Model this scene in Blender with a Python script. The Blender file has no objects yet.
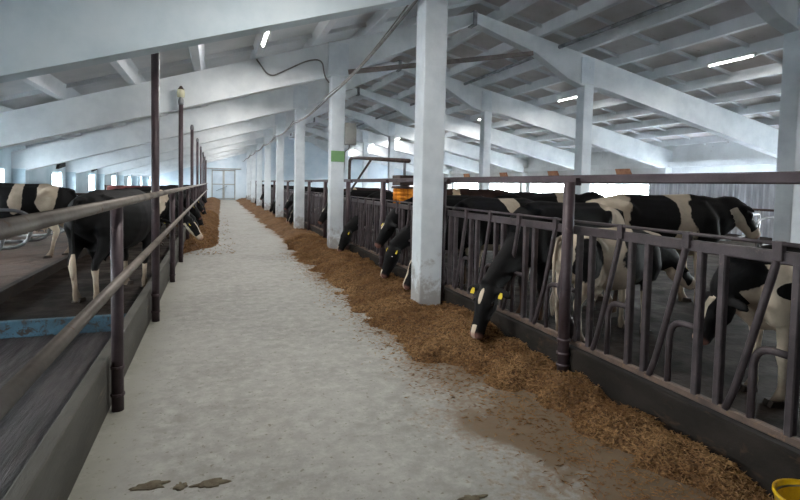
import bpy, bmesh, math, random
from mathutils import Vector, Matrix, noise
random.seed(7)
D = bpy.data
SC = bpy.context.scene
COL = SC.collection
PI = math.pi
V = Vector

# ------------------------------------------------------------------ materials
def lin(c):
    return tuple((x/12.92 if x <= .04045 else ((x+.055)/1.055)**2.4) for x in c)

class NT:
    def __init__(s, name):
        s.m = D.materials.new(name); s.m.use_nodes = True
        s.t = s.m.node_tree; s.n = s.t.nodes; s.l = s.t.links
        s.b = s.n['Principled BSDF']
    def node(s, t, **k):
        n = s.n.new(t)
        for a, v in k.items(): setattr(n, a, v)
        return n
    def coords(s, scale=(1, 1, 1)):
        c = s.node('ShaderNodeTexCoord'); mp = s.node('ShaderNodeMapping')
        mp.inputs['Scale'].default_value = scale
        s.l.new(c.outputs['Object'], mp.inputs['Vector'])
        return mp.outputs[0]
    def noise(s, vec, scale, detail=4, rough=.55, dist=0):
        n = s.node('ShaderNodeTexNoise')
        n.inputs['Scale'].default_value = scale; n.inputs['Detail'].default_value = detail
        n.inputs['Roughness'].default_value = rough; n.inputs['Distortion'].default_value = dist
        s.l.new(vec, n.inputs['Vector']); return n.outputs['Fac']
    def ramp(s, fac, lo, hi):
        r = s.node('ShaderNodeMapRange'); r.inputs['From Min'].default_value = lo; r.inputs['From Max'].default_value = hi
        r.interpolation_type = 'SMOOTHSTEP'
        s.l.new(fac, r.inputs['Value']); return r.outputs['Result']
    def mix(s, fac, a, b):
        m = s.node('ShaderNodeMix', data_type='RGBA')
        if isinstance(fac, (int, float)): m.inputs[0].default_value = fac
        else: s.l.new(fac, m.inputs[0])
        for i, c in ((6, a), (7, b)):
            if isinstance(c, (tuple, list)): m.inputs[i].default_value = (*c[:3], 1)
            else: s.l.new(c, m.inputs[i])
        return m.outputs[2]
    def math(s, op, a, b):
        m = s.node('ShaderNodeMath', operation=op)
        for i, c in ((0, a), (1, b)):
            if isinstance(c, (int, float)): m.inputs[i].default_value = c
            else: s.l.new(c, m.inputs[i])
        return m.outputs[0]
    def bump(s, h, strength=.3, dist=.02):
        b = s.node('ShaderNodeBump'); b.inputs['Strength'].default_value = strength; b.inputs['Distance'].default_value = dist
        s.l.new(h, b.inputs['Height']); s.l.new(b.outputs[0], s.b.inputs['Normal'])
    def base(s, c, rough=.6, metal=0, spec=.5):
        if isinstance(c, (tuple, list)): s.b.inputs['Base Color'].default_value = (*c[:3], 1)
        else: s.l.new(c, s.b.inputs['Base Color'])
        if isinstance(rough, (int, float)): s.b.inputs['Roughness'].default_value = rough
        else: s.l.new(rough, s.b.inputs['Roughness'])
        s.b.inputs['Metallic'].default_value = metal
        s.b.inputs['Specular IOR Level'].default_value = spec
        return s.m

def worn(name, c1, c2, c3=None, scale=3, rough=.7, bump=.2, lo=.35, hi=.7, lo3=.6, hi3=.72, stretch=(1, 1, 1), metal=0, spec=.4):
    """two-tone mottled surface with optional third tone in shaped stains"""
    t = NT(name); v = t.coords(stretch)
    n1 = t.noise(v, scale, 6, .6)
    col = t.mix(t.ramp(n1, lo, hi), lin(c1), lin(c2))
    if c3:
        n2 = t.noise(v, scale*2.7, 8, .7, .4)
        col = t.mix(t.ramp(n2, lo3, hi3), col, lin(c3))
    n3 = t.noise(v, scale*14, 4, .6)
    t.bump(n3, bump, .01)
    return t.base(col, rough, metal, spec)

M = {}
def column_mat():
    t = NT('whitewashed_column'); v = t.coords()
    n1 = t.noise(v, 2.2, 6, .6); n2 = t.noise(v, 6, 8, .7, .3); n3 = t.noise(v, 30, 4, .6)
    col = t.mix(t.ramp(n1, .35, .7), lin((.84, .865, .88)), lin((.77, .80, .82)))
    col = t.mix(t.ramp(n2, .66, .8), col, lin((.66, .66, .65)))
    c = t.node('ShaderNodeTexCoord'); sx = t.node('ShaderNodeSeparateXYZ'); t.l.new(c.outputs['Object'], sx.inputs[0])
    hgt = t.math('ADD', sx.outputs[2], t.math('MULTIPLY', t.math('SUBTRACT', n2, .5), 2.2))
    st = t.math('SUBTRACT', 1, t.ramp(hgt, .25, .75))
    col = t.mix(t.math('MULTIPLY', st, .6), col, lin((.48, .42, .36)))
    t.bump(n3, .3, .01); return t.base(col, .8, 0, .3)
M['column'] = column_mat()
M['rafter'] = worn('whitewashed_rafter', (.87, .885, .89), (.79, .81, .82), (.67, .68, .67), 1.3, .8, .2, lo3=.68, hi3=.82)
M['rafter_skylit'] = worn('bluish_skylit_rafter', (.79, .83, .845), (.70, .76, .785), (.58, .63, .65), .9, .8, .2, lo3=.66, hi3=.8)  # own blue tone plus window skylight mixed into the colour
M['ceiling'] = worn('limewashed_roof_slab', (.80, .785, .78), (.74, .72, .71), (.62, .57, .54), 1.1, .85, .3, lo3=.6, hi3=.75)
M['ceiling_left'] = worn('pale_limewashed_roof_slab', (.86, .87, .88), (.79, .81, .82), (.68, .68, .67), 1.1, .85, .3, lo3=.66, hi3=.8)
M['wall_blue'] = worn('blue_limewashed_wall', (.71, .77, .80), (.61, .69, .73), (.79, .82, .83), .8, .85, .3)
M['wall_pale'] = worn('pale_blue_end_wall', (.80, .84, .87), (.73, .79, .83), (.84, .86, .87), .8, .85, .2)
M['wall_white'] = worn('white_limewashed_wall', (.86, .87, .87), (.78, .79, .79), (.68, .66, .63), .9, .85, .3)
M['frame'] = worn('window_frame_paint', (.85, .86, .86), (.72, .73, .73), None, 5, .6, .1)
M['steel'] = worn('purple_brown_steel_paint', (.29, .24, .255), (.22, .18, .195), (.36, .30, .30), 4, .5, .15, metal=.15)
M['steel_grey'] = worn('grey_barrier_steel', (.30, .265, .275), (.22, .195, .205), (.41, .36, .34), 6, .5, .2, lo3=.6, hi3=.75, metal=.2)
M['rusty'] = worn('rusty_bottom_beam', (.40, .33, .29), (.30, .25, .23), (.47, .37, .28), 6, .7, .3, lo3=.55, hi3=.68)
M['rail'] = worn('worn_rail_pipe', (.43, .40, .37), (.33, .30, .275), (.36, .26, .17), 2.4, .5, .25, lo3=.62, hi3=.7, metal=.2)
M['tie'] = worn('brownish_tie_steel', (.52, .48, .46), (.43, .39, .37), None, 4, .6, .15)
M['galv'] = worn('galvanised_pipe', (.55, .56, .57), (.42, .42, .43), (.36, .3, .26), 5, .45, .15, metal=.4)
M['dark_steel'] = worn('dark_brown_pipe', (.30, .24, .22), (.20, .16, .15), None, 5, .55, .15, metal=.2)
M['board'] = worn('weathered_kerb_board', (.30, .29, .265), (.22, .21, .19), (.37, .335, .275), 2.5, .8, .4, stretch=(1, .25, 1))
M['kerb'] = worn('dark_manger_kerb', (.185, .165, .15), (.125, .112, .102), (.28, .22, .165), 3, .85, .35, lo3=.55, hi3=.72, stretch=(1, .5, 1), spec=.15)
M['bedding'] = worn('brown_stall_bedding', (.29, .22, .18), (.205, .155, .13), (.37, .29, .235), 1.8, .9, .8)
M['bluepaint'] = worn('chipped_blue_paint', (.24, .37, .44), (.17, .24, .28), (.19, .16, .14), 3.5, .6, .4, lo3=.5, hi3=.6)
M['red'] = worn('faded_red_paint', (.42, .20, .18), (.30, .15, .14), None, 3, .6, .2)
M['wood'] = worn('orange_brown_wood', (.70, .50, .37), (.58, .38, .28), None, 3, .7, .2)
M['corr'] = worn('grey_white_sheet', (.74, .76, .79), (.60, .62, .66), None, 1.5, .5, .1, stretch=(1, 6, .5))
M['green'] = worn('green_sign_paint', (.45, .62, .42), (.50, .66, .46), None, 4, .5, .05)
M['box'] = worn('grey_enclosure', (.60, .60, .58), (.54, .54, .52), None, 4, .45, .05)
M['cable'] = worn('grey_cable', (.50, .49, .48), (.40, .39, .38), None, 6, .6, .05)
M['gate'] = worn('blue_grey_gate', (.74, .79, .83), (.68, .74, .79), None, 1.5, .6, .1)
M['yellow'] = worn('yellow_plastic', (.78, .62, .05), (.66, .50, .04), (.42, .25, .05), 9, .4, .1, lo3=.62, hi3=.7)
M['tag'] = worn('yellow_ear_tag', (.85, .76, .20), (.78, .68, .16), None, 9, .4, .05)
M['bristle'] = worn('orange_bristles', (.90, .56, .10), (.72, .40, .06), None, 14, .8, .8, stretch=(1, 1, .15))
M['hoof'] = worn('hoof', (.23, .19, .16), (.14, .12, .11), None, 9, .6, .2)
M['dark'] = worn('dark_opening', (.12, .12, .12), (.07, .07, .07), None, 4, .8, .1)
M['snow'] = worn('pale_yard', (.85, .87, .9), (.78, .8, .84), None, .3, .9, .1)

t = NT('cow_eye'); t.base((.006, .005, .005), .12); M['eye'] = t.m
t = NT('fluorescent_tube'); t.base((.9, .9, .9), .4)
t.b.inputs['Emission Color'].default_value = (1, .98, .94, 1); t.b.inputs['Emission Strength'].default_value = 9; M['tube'] = t.m
t = NT('lamp_glass'); t.base(lin((.80, .78, .66)), .25); M['lampglass'] = t.m

# glass pane: mostly see-through sheet with a soft reflection
t = NT('window_glass'); tr = t.node('ShaderNodeBsdfTransparent'); gl = t.node('ShaderNodeBsdfGlossy'); gl.inputs['Roughness'].default_value = .05
tr.inputs['Color'].default_value = (.93, .95, .95, 1)
mx = t.node('ShaderNodeMixShader'); mx.inputs[0].default_value = .06
t.l.new(tr.outputs[0], mx.inputs[1]); t.l.new(gl.outputs[0], mx.inputs[2])
t.l.new(mx.outputs[0], t.n['Material Output'].inputs['Surface']); M['glass'] = t.m

# aisle concrete: pale, mottled, greenish wet stain beside the feed, brown feed dust
t = NT('aisle_concrete'); v = t.coords()
n1 = t.noise(v, .9, 8, .62, .3); n2 = t.noise(v, 7, 9, .75, .1); n3 = t.noise(v, 22, 5, .6)
col = t.mix(t.ramp(n1, .3, .72), lin((.575, .57, .545)), lin((.49, .485, .46)))
col = t.mix(t.ramp(n2, .35, .75), col, lin((.65, .645, .62)))
col = t.mix(t.math('MULTIPLY', t.ramp(n3, .60, .68), .8), col, lin((.42, .40, .34)))
n4 = t.noise(v, 3.2, 10, .8, .2); col = t.mix(t.math('MULTIPLY', t.ramp(n4, .56, .68), .45), col, lin((.44, .43, .37)))
c = t.node('ShaderNodeTexCoord'); sx = t.node('ShaderNodeSeparateXYZ'); t.l.new(c.outputs['Object'], sx.inputs[0])
wob = t.math('MULTIPLY', t.math('SUBTRACT', n1, .5), 1.9)
wob2 = t.math('MULTIPLY', t.math('SUBTRACT', n2, .5), .9)
edge = t.math('ADD', t.math('ADD', sx.outputs[0], wob), wob2)
nearf = t.math('SUBTRACT', 1, t.ramp(sx.outputs[1], 5.2, 7.5))
stain = t.math('MULTIPLY', t.ramp(edge, 1.92, 2.15), nearf)
col = t.mix(t.math('MULTIPLY', stain, .8), col, lin((.37, .345, .29)))
dust = t.ramp(t.math('ADD', edge, t.math('MULTIPLY', t.math('SUBTRACT', n3, .5), 1.9)), 1.72, 2.15)
col = t.mix(t.math('MULTIPLY', dust, .55), col, lin((.45, .35, .24)))
# dirt strip along the left kerb
sl = t.ramp(t.math('ADD', t.math('MULTIPLY', sx.outputs[0], -1), wob2), .42, .78)
col = t.mix(t.math('MULTIPLY', sl, .5), col, lin((.44, .44, .38)))
rr = t.math('SUBTRACT', .72, t.math('MULTIPLY', stain, .38))
t.bump(t.math('ADD', n2, t.math('MULTIPLY', n3, .5)), .22, .008)
t.base(col, rr, 0, .4); M['floor'] = t.m

def wet(name, c1, c2, scale, stretch, rlo, rhi, spec=.5):
    t = NT(name); v = t.coords(stretch)
    n1 = t.noise(v, scale, 7, .6, .3); n2 = t.noise(v, scale*6, 5, .6)
    col = t.mix(t.ramp(n1, .35, .65), lin(c1), lin(c2))
    r = t.node('ShaderNodeMapRange'); r.inputs['From Min'].default_value = .35; r.inputs['From Max'].default_value = .65
    r.inputs['To Min'].default_value = rlo; r.inputs['To Max'].default_value = rhi; t.l.new(n1, r.inputs['Value'])
    t.bump(t.math('ADD', n1, t.math('MULTIPLY', n2, .4)), .5, .03)
    t.base(col, r.outputs[0], 0, spec); return t.m
M['slurry'] = wet('wet_slurry_floor', (.21, .18, .175), (.15, .13, .13), 3, (3.2, .35, 1), .35, .6, .35)
M['alley'] = wet('dirty_alley_floor', (.155, .115, .085), (.085, .065, .05), 2.2, (1, 1, 1), .6, .95, .1)

# straw: per-strand colour from position noise
def straw_mat(name, a, b, c3):
    t = NT(name); v = t.coords()
    n1 = t.noise(v, 1.7, 5, .6); n2 = t.noise(v, 38, 3, .6); n3 = t.noise(v, 90, 2, .5)
    col = t.mix(t.ramp(n1, .35, .65), lin(a), lin(b))
    col = t.mix(t.ramp(n2, .42, .66), col, lin(c3))
    t.bump(t.math('ADD', n2, n3), .9, .02)
    t.base(col, .85, 0, .2); return t.m
M['straw'] = straw_mat('chopped_feed', (.51, .385, .26), (.425, .31, .20), (.29, .205, .13))
M['strand'] = straw_mat('straw_strands', (.70, .55, .38), (.58, .43, .28), (.42, .31, .20))

# cow coat: black / cream from a per-point patch value, brown manure on the legs
def coat_mat(name, white, black):
    t = NT(name)
    a = t.node('ShaderNodeAttribute', attribute_name='coat'); p = t.node('ShaderNodeAttribute', attribute_name='pink')
    d = t.node('ShaderNodeAttribute', attribute_name='dirt')
    v = t.coords(); fine = t.noise(v, 30, 4, .6); big = t.noise(v, 3, 4, .6)
    wv = t.math('ADD', a.outputs['Fac'], t.math('MULTIPLY', t.math('SUBTRACT', fine, .5), .12))
    w = t.mix(t.ramp(big, .35, .7), lin(white), lin(tuple(x*.86 for x in white)))
    b = t.mix(t.ramp(big, .4, .7), lin(black), lin(tuple(x*1.5 for x in black)))
    col = t.mix(t.ramp(wv, -.03, .03), b, w)
    col = t.mix(t.math('MULTIPLY', p.outputs['Fac'], .75), col, lin((.66, .47, .42)))
    dv = t.ramp(t.math('ADD', d.outputs['Fac'], t.math('MULTIPLY', t.math('SUBTRACT', big, .5), .8)), .35, .85)
    col = t.mix(t.math('MULTIPLY', dv, .6), col, lin((.34, .25, .18)))
    t.bump(t.noise(t.coords((1, 1, .3)), 60, 3, .6), .25, .008)
    t.base(col, .7, 0, .2); return t.m
M['coat'] = coat_mat('black_and_cream_coat', (.78, .72, .64), (.05, .048, .052))
M['coat_brown'] = coat_mat('brown_and_cream_coat', (.76, .68, .58), (.17, .12, .105))

# ------------------------------------------------------------------ mesh helpers
def finish(name, verts, faces, mat, parent=None, smooth=False, loc=None):
    me = D.meshes.new(name); me.from_pydata([tuple(v) for v in verts], [], faces)
    me.validate(); me.update()
    bm = bmesh.new(); bm.from_mesh(me); bmesh.ops.recalc_face_normals(bm, faces=bm.faces); bm.to_mesh(me); bm.free()
    if smooth: me.shade_smooth()
    if mat is not None: me.materials.append(mat)
    o = D.objects.new(name, me); COL.objects.link(o)
    if parent is not None: o.parent = parent
    if loc is not None: o.location = loc
    return o

class MB:
    def __init__(s): s.v = []; s.f = []
    def add(s, v, f):
        n = len(s.v); s.v += [V(p) for p in v]; s.f += [tuple(i+n for i in q) for q in f]; return s
    def box(s, x0, x1, y0, y1, z0, z1, c=.0):
        if c <= 0:
            v = [(x, y, z) for x in (x0, x1) for y in (y0, y1) for z in (z0, z1)]
            f = [(0, 1, 3, 2), (4, 6, 7, 5), (0, 4, 5, 1), (2, 3, 7, 6), (0, 2, 6, 4), (1, 5, 7, 3)]
            return s.add(v, f)
        bm = bmesh.new(); bmesh.ops.create_cube(bm, size=1)
        for q in bm.verts: q.co = V(((x0+x1)/2+q.co.x*(x1-x0), (y0+y1)/2+q.co.y*(y1-y0), (z0+z1)/2+q.co.z*(z1-z0)))
        bmesh.ops.bevel(bm, geom=bm.edges[:], offset=c, segments=2, affect='EDGES', profile=.6)
        bm.verts.index_update(); s.add([q.co for q in bm.verts], [tuple(w.index for w in q.verts) for q in bm.faces]); bm.free(); return s
    def bar(s, a, b, w, h=None, up=(0, 0, 1)):
        """square bar from a to b"""
        a, b = V(a), V(b); h = h or w; d = (b-a).normalized(); u = V(up)
        if abs(d.dot(u)) > .98: u = V((1, 0, 0))
        r = d.cross(u).normalized(); u = r.cross(d).normalized()
        ch = min(w, h)*.16
        prof = [(-w/2+ch, -h/2), (w/2-ch, -h/2), (w/2, -h/2+ch), (w/2, h/2-ch), (w/2-ch, h/2), (-w/2+ch, h/2), (-w/2, h/2-ch), (-w/2, -h/2+ch)]
        v = [p+r*x+u*y for p in (a, b) for x, y in prof]; n = 8
        f = [(i, (i+1) % n, n+(i+1) % n, n+i) for i in range(n)]+[tuple(range(n)), tuple(range(n, 2*n))]
        return s.add(v, f)
    def pipe(s, pts, r, corner=0, n=10, steps=6):
        pts = [V(p) for p in pts]
        if corner:
            q = [pts[0]]
            for i in range(1, len(pts)-1):
                a, b, c = pts[i-1], pts[i], pts[i+1]
                ca = min(corner, (a-b).length*.49); cc = min(corner, (c-b).length*.49)
                p0 = b+(a-b).normalized()*ca; p2 = b+(c-b).normalized()*cc
                for k in range(steps+1):
                    t = k/steps; q.append(p0*(1-t)**2+b*2*t*(1-t)+p2*t*t)
            q.append(pts[-1]); pts = q
        rs = r if isinstance(r, (list, tuple)) else [r]*len(pts)
        v = []; f = []; prev = None
        for i, p in enumerate(pts):
            d = (pts[min(i+1, len(pts)-1)]-pts[max(i-1, 0)]).normalized()
            if prev is None:
                u = V((0, 0, 1)) if abs(d.z) < .9 else V((1, 0, 0))
                prev = d.cross(u).normalized()
            x = (prev-d*prev.dot(d)).normalized(); prev = x; y = d.cross(x)
            for k in range(n):
                a = 2*PI*k/n; v.append(p+(x*math.cos(a)+y*math.sin(a))*rs[i])
        for i in range(len(pts)-1):
            for k in range(n): f.append((i*n+k, i*n+(k+1) % n, (i+1)*n+(k+1) % n, (i+1)*n+k))
        f += [tuple(range(n)), tuple(range((len(pts)-1)*n, len(pts)*n))]
        return s.add(v, f)
    def prism(s, poly, axis, a, b):
        """polygon in the plane across `axis`, extruded from a to b"""
        def P(p, t): return (p[0], t, p[1]) if axis == 'y' else (t, p[0], p[1]) if axis == 'x' else (p[0], p[1], t)
        n = len(poly); v = [P(p, a) for p in poly]+[P(p, b) for p in poly]
        f = [(i, (i+1) % n, n+(i+1) % n, n+i) for i in range(n)]+[tuple(range(n)), tuple(range(n, 2*n))]
        return s.add(v, f)
    def lathe(s, prof, c=(0, 0, 0), n=24):
        c = V(c); v = []; f = []
        for r, z in prof:
            for k in range(n): a = 2*PI*k/n; v.append(c+V((r*math.cos(a), r*math.sin(a), z)))
        for i in range(len(prof)-1):
            for k in range(n): f.append((i*n+k, i*n+(k+1) % n, (i+1)*n+(k+1) % n, (i+1)*n+k))
        return s.add(v, f)
    def build(s, name, mat, parent=None, smooth=False, loc=None): return finish(name, s.v, s.f, mat, parent, smooth, loc)

def struct(o): o['kind'] = 'structure'; return o
def tag(o, label, cat, group=None, kind=None):
    o['label'] = label; o['category'] = cat
    if group: o['group'] = group
    if kind: o['kind'] = kind
    return o
def empty(name, loc=(0, 0, 0), rz=0):
    o = D.objects.new(name, None); COL.objects.link(o); o.location = loc; o.rotation_euler = (0, 0, rz); o.empty_display_size = .2
    return o
KIDS = {}
def copy_tree(o, parent=None):
    c = o.copy(); COL.objects.link(c)
    if parent: c.parent = parent
    for ch in [x for x in ALLKIDS(o)]: copy_tree(ch, c)
    return c
def ALLKIDS(o): return [x for x in D.objects if x.parent == o]
ORD = ['first', 'second', 'third', 'fourth', 'fifth', 'sixth', 'seventh', 'eighth', 'ninth', 'tenth', 'eleventh', 'twelfth',
       'thirteenth', 'fourteenth', 'fifteenth', 'sixteenth', 'seventeenth', 'eighteenth', 'nineteenth', 'twentieth']

# ------------------------------------------------------------------ building dimensions (metres; +Y down the aisle)
FY = [6.62+6*k for k in range(-2, 8)]       # portal frames
Y0, Y1 = -8.0, 54.9
XL, XR = -5.8, 20.4
XRIDGE, ZR = 6.6, 6.55
SL, SRT = .32, .205
def ztop(x): return ZR-SL*(XRIDGE-x) if x < XRIDGE else ZR-SRT*(x-XRIDGE)
FR = .22      # floor level of the cattle side, right
FLV = .15     # of the left alley

# floors
struct(MB().box(-.88, 3.2, Y0-.3, Y1+.3, -.2, 0).build('floor', M['floor']))
struct(MB().box(XL, -.88, Y0, 7.05, -.2, -.03).build('floor', M['slurry']))
struct(MB().box(-2.7, -.88, 7.09, Y1, -.2, FLV).build('floor', M['alley']))
struct(MB().box(3.2, XR, Y0, Y1, -.2, FR).build('floor', M['alley']))
o = MB().box(XL, -.89, 7.0, 7.09, -.03, FLV+.015, .012).build('trim_1', M['bluepaint']); struct(o)
# stall platform with uneven bedding
def bumpy(name, x0, x1, y0, y1, z, amp, mat, step, zb, seed=0):
    nx = max(2, int((x1-x0)/step)); ny = int((y1-y0)/step); v = []; f = []
    for j in range(ny+1):
        for i in range(nx+1):
            x = x0+(x1-x0)*i/nx; y = y0+(y1-y0)*j/ny
            e = 0 if i in (0, nx) or j in (0, ny) else 1
            v.append((x, y, z+amp*e*(noise.noise(V((x*1.3, y*1.3, seed)))+.5*noise.noise(V((x*5, y*5, seed))))))
    for j in range(ny):
        for i in range(nx): a = j*(nx+1)+i; f.append((a, a+1, a+nx+2, a+nx+1))
    n = len(v)
    v += [(x0, y0, zb), (x1, y0, zb), (x1, y1, zb), (x0, y1, zb)]
    f.append(tuple(range(0, nx+1))+(n+1, n)); f.append(tuple(range(ny*(nx+1)+nx, ny*(nx+1)-1, -1))+(n+3, n+2))
    f.append(tuple(j*(nx+1)+nx for j in range(ny+1))+(n+2, n+1)); f.append(tuple(j*(nx+1) for j in range(ny, -1, -1))+(n, n+3)); f.append((n, n+1, n+2, n+3))
    return finish(name, v, f, mat, smooth=False)
o = bumpy('stall_platform', XL, -2.72, 7.09, 40, .27, .03, M['bedding'], .16, -.1, 3); struct(o)
o = MB().box(-2.76, -2.66, 7.09, 40, FLV-.1, .31, .012).build('trim_2', M['kerb']); struct(o)

# roof slabs with ribs running along the house and small cross ribs
def roof(name, xs, sgn, mat):
    m = MB(); a, b = xs[0], xs[-1]; th = .1; up = .26
    m.prism([(a, ztop(a)+up), (b, ztop(b)+up), (b, ztop(b)+up+th), (a, ztop(a)+up+th)], 'y', Y0, Y1)
    struct(m.build(name, mat)); m = MB()
    for x in xs[1:-1]:
        w1, w2 = .075, .16
        z = ztop(x); m.prism([(x-w1, z+.01), (x+w1, z+.01), (x+w2, z+up+.02), (x-w2, z+up+.02)], 'y', Y0, Y1)
    y = Y0+.9
    while y < 46:
        m.prism([(a, ztop(a)+up-.09), (b, ztop(b)+up-.09), (b, ztop(b)+up+.01), (a, ztop(a)+up+.01)], 'y', y, y+.07); y += 1.5
    return struct(m.build('trim_%d' % (5 if sgn > 0 else 6), M['ceiling_left']))
roof('ceiling', [XL-.3]+[-4.37+1.33*k for k in range(0, 8)]+[XRIDGE], 1, M['ceiling_left'])
roof('ceiling', [XRIDGE]+[7.35+1.36*k for k in range(0, 10)]+[XR+.3], -1, M['ceiling'])

# side walls with window openings
def side_wall(name, x0, x1, wins, zw0, zw1, H, mat):
    m = MB(); m.box(x0, x1, Y0, Y1, -.2, zw0); m.box(x0, x1, Y0, Y1, zw1, H)
    y = Y0
    for a, b in wins: m.box(x0, x1, y, a, zw0, zw1); y = b
    m.box(x0, x1, y, Y1, zw0, zw1)
    return struct(m.build(name, mat))
LW = [(y-2.2, y-.85) for y in [.92+6*k for k in range(0, 10)]]
RW = [(y+.65, y+5.35) for y in [-5.08+6*k for k in range(1, 10)]]
side_wall('wall_left', XL-.35, XL, LW, 1.2, 2.07, ztop(XL)+.3, M['wall_blue'])
side_wall('wall_right', XR, XR+.35, RW, .95, 2.18, ztop(XR)+.3, M['wall_white'])
wn = [0]
def window(xc, y0, y1, z0, z1, nv):
    wn[0] += 1
    f = MB(); t = .06
    f.box(xc-.04, xc+.04, y0, y0+t, z0, z1); f.box(xc-.04, xc+.04, y1-t, y1, z0, z1)
    f.box(xc-.04, xc+.04, y0+t, y1-t, z0, z0+t); f.box(xc-.04, xc+.04, y0+t, y1-t, z1-t, z1)
    for k in range(1, nv):
        y = y0+(y1-y0)*k/nv; f.box(xc-.03, xc+.03, y-.025, y+.025, z0+t, z1-t)
    o = struct(f.build('window_%d' % wn[0], M['frame']))
    MB().box(xc-.004, xc+.004, y0+t, y1-t, z0+t, z1-t).build('pane', M['glass'], o)
    return o
for a, b in LW: window(XL-.2, a, b, 1.2, 2.07, 2)
for a, b in RW: window(XR+.2, a, b, .95, 2.18, 4)

# end walls; the far one carries the gate, the near one (unseen, behind the camera) has its gate shut to dim the foreground
def end_wall(name, ya, yb, gx0, gx1, gh, mat):
    m = MB()
    def seg(a, b, zb):
        pts = [(a, zb), (b, zb), (b, ztop(b)+.28)]+([(XRIDGE, ZR+.28)] if a < XRIDGE < b else [])+[(a, ztop(a)+.28)]
        m.prism(pts, 'y', ya, yb)
    seg(XL-.35, gx0, -.2); seg(gx1, XR+.35, -.2); seg(gx0, gx1, gh)
    return struct(m.build(name, mat))
end_wall('wall_far', Y1, Y1+.3, -.35, 1.95, 3.05, M['wall_pale'])
end_wall('wall_near', Y0-.3, Y0, -.75, 3.1, 3.6, M['wall_white'])
g = MB()
for a, b in ((-.75, 1.17), (1.18, 3.1)): g.box(a, b, Y0-.2, Y0-.14, 0, 3.6)
struct(g.build('door_2', M['gate']))
g = MB()
for a, b in ((-.35, .8), (.8, 1.95)): g.box(a, b, Y1+.06, Y1+.12, .0, 3.09)
gate = struct(g.build('door_1', M['gate']))
gr = MB()
for a, b in ((-.33, .795), (.805, 1.93)):
    gr.box(a, a+.09, Y1+.02, Y1+.06, .02, 3.02); gr.box(b-.09, b, Y1+.02, Y1+.06, .02, 3.02)
    for z in (.05, 1.5, 2.9): gr.box(a+.09, b-.09, Y1+.02, Y1+.06, z, z+.1)
gr.build('door_frame', M['box'], gate)
MB().bar((.1, Y1+.0, .9), (1.1, Y1+.0, 1.35), .05, .05).build('latch_bar', M['galv'], gate)
o = MB().box(-1.1, 2.5, Y1-.08, Y1, 3.08, 3.17).build('trim_3', M['box']); struct(o)

# ------------------------------------------------------------------ portal frames: columns, rafters
colw = .34
XA, XB = 2.70, 10.27
def zbl(x): return 1.93+(4.47-1.93)*(x-XL)/(2.66-XL)
ka = kb = 0
for i, y in enumerate(FY):
    vis = y > 0
    n = ORD[max(0, i-2)]
    if y > 3 or y < 0:
        m = MB(); m.box(XA, XA+.34, y, y+.34, -.05, 4.50, .022)
        o = m.build('column', M['column']); o.location = (0, 0, 0)
        tag(o, 'white concrete column beside the feed aisle, %s from the camera' % n if i > 1 else 'white concrete column beside the aisle behind the camera' if i else 'white column beside the aisle at the near end wall', 'column', 'columns along the aisle')
        m = MB(); m.box(XB, XB+.34, y, y+.34, FR-.02, 4.92, .022)
        o = m.build('column', M['column'])
        tag(o, 'white concrete column behind the cows in the middle of the shed, %s from the camera' % n if i > 1 else 'white column in the shed middle, behind the camera' if i else 'white column in the shed middle at the near end wall', 'column', 'columns in the cattle area')
    for x0, x1, zt, nm, s in ((XL, XL+.36, zbl(XL+.2), 'left', FY), (XR-.42, XR, 2.9, 'right', FY)):
        m = MB(); m.box(x0, x1, y, y+.36, -.1 if nm == 'left' else FR-.02, zt+.1, .02)
        o = m.build('wall_column', M['wall_blue'] if nm == 'left' else M['wall_white'])
        tag(o, ('pale blue' if nm == 'left' else 'white')+' column against the %s wall between windows, %s from the camera' % (nm, n) if i > 1 else '%s column against the %s wall behind the camera%s' % (('pale blue' if nm == 'left' else 'white'), nm, '' if i else ' by the end wall'), 'column', 'columns against the %s wall' % nm)
    # rafters
    yy = y+.02
    dz = .06 if i == 2 else 0
    m = MB(); m.prism([(XL, zbl(XL)-dz*3), (2.66, 4.47-dz), (3.1, 4.60), (XRIDGE-.01, 6.26), (XRIDGE-.01, ZR), (XL, ztop(XL))], 'y', yy, yy+.30)
    r = empty('roof_beam', (XRIDGE, y, 0))
    a = m.build('beam_half', M['rafter_skylit'] if i < 3 else M['rafter'], r); a.location = (-XRIDGE, -y, 0)
    if i < 3: a['label'] = 'sloping beam half coloured with bluish skylight'
    m = MB(); m.prism([(XRIDGE+.01, 6.26), (8.6, 5.66), (9.7, 5.05), (10.2, 4.88), (10.9, 4.88), (12.8, 4.46), (XR, 2.82), (XR, ztop(XR)), (XRIDGE+.01, ZR)], 'y', yy, yy+.30)
    b = m.build('beam_half', M['rafter'], r); b.location = (-XRIDGE, -y, 0)
    pl = MB().box(2.6, 3.12, y-.012, y+.362, 4.50, 5.30, .012).build('joint_block', M['column'], r); pl.location = (-XRIDGE, -y, 0)
    pl = MB().box(10.14, 10.6, y-.012, y+.362, 4.95, 5.72, .012).build('joint_block', M['column'], r); pl.location = (-XRIDGE, -y, 0)
    pl = MB().box(XRIDGE-.06, XRIDGE+.06, y+.005, y+.33, 6.2, 6.58).build('ridge_plate', M['galv'], r); pl.location = (-XRIDGE, -y, 0)
    tag(r, 'whitewashed sloping roof beam crossing the shed, %s frame from the camera' % n if i > 1 else 'whitewashed roof beam behind the camera' if i else 'whitewashed roof beam at the near end wall', 'beam', 'roof beams')
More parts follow.
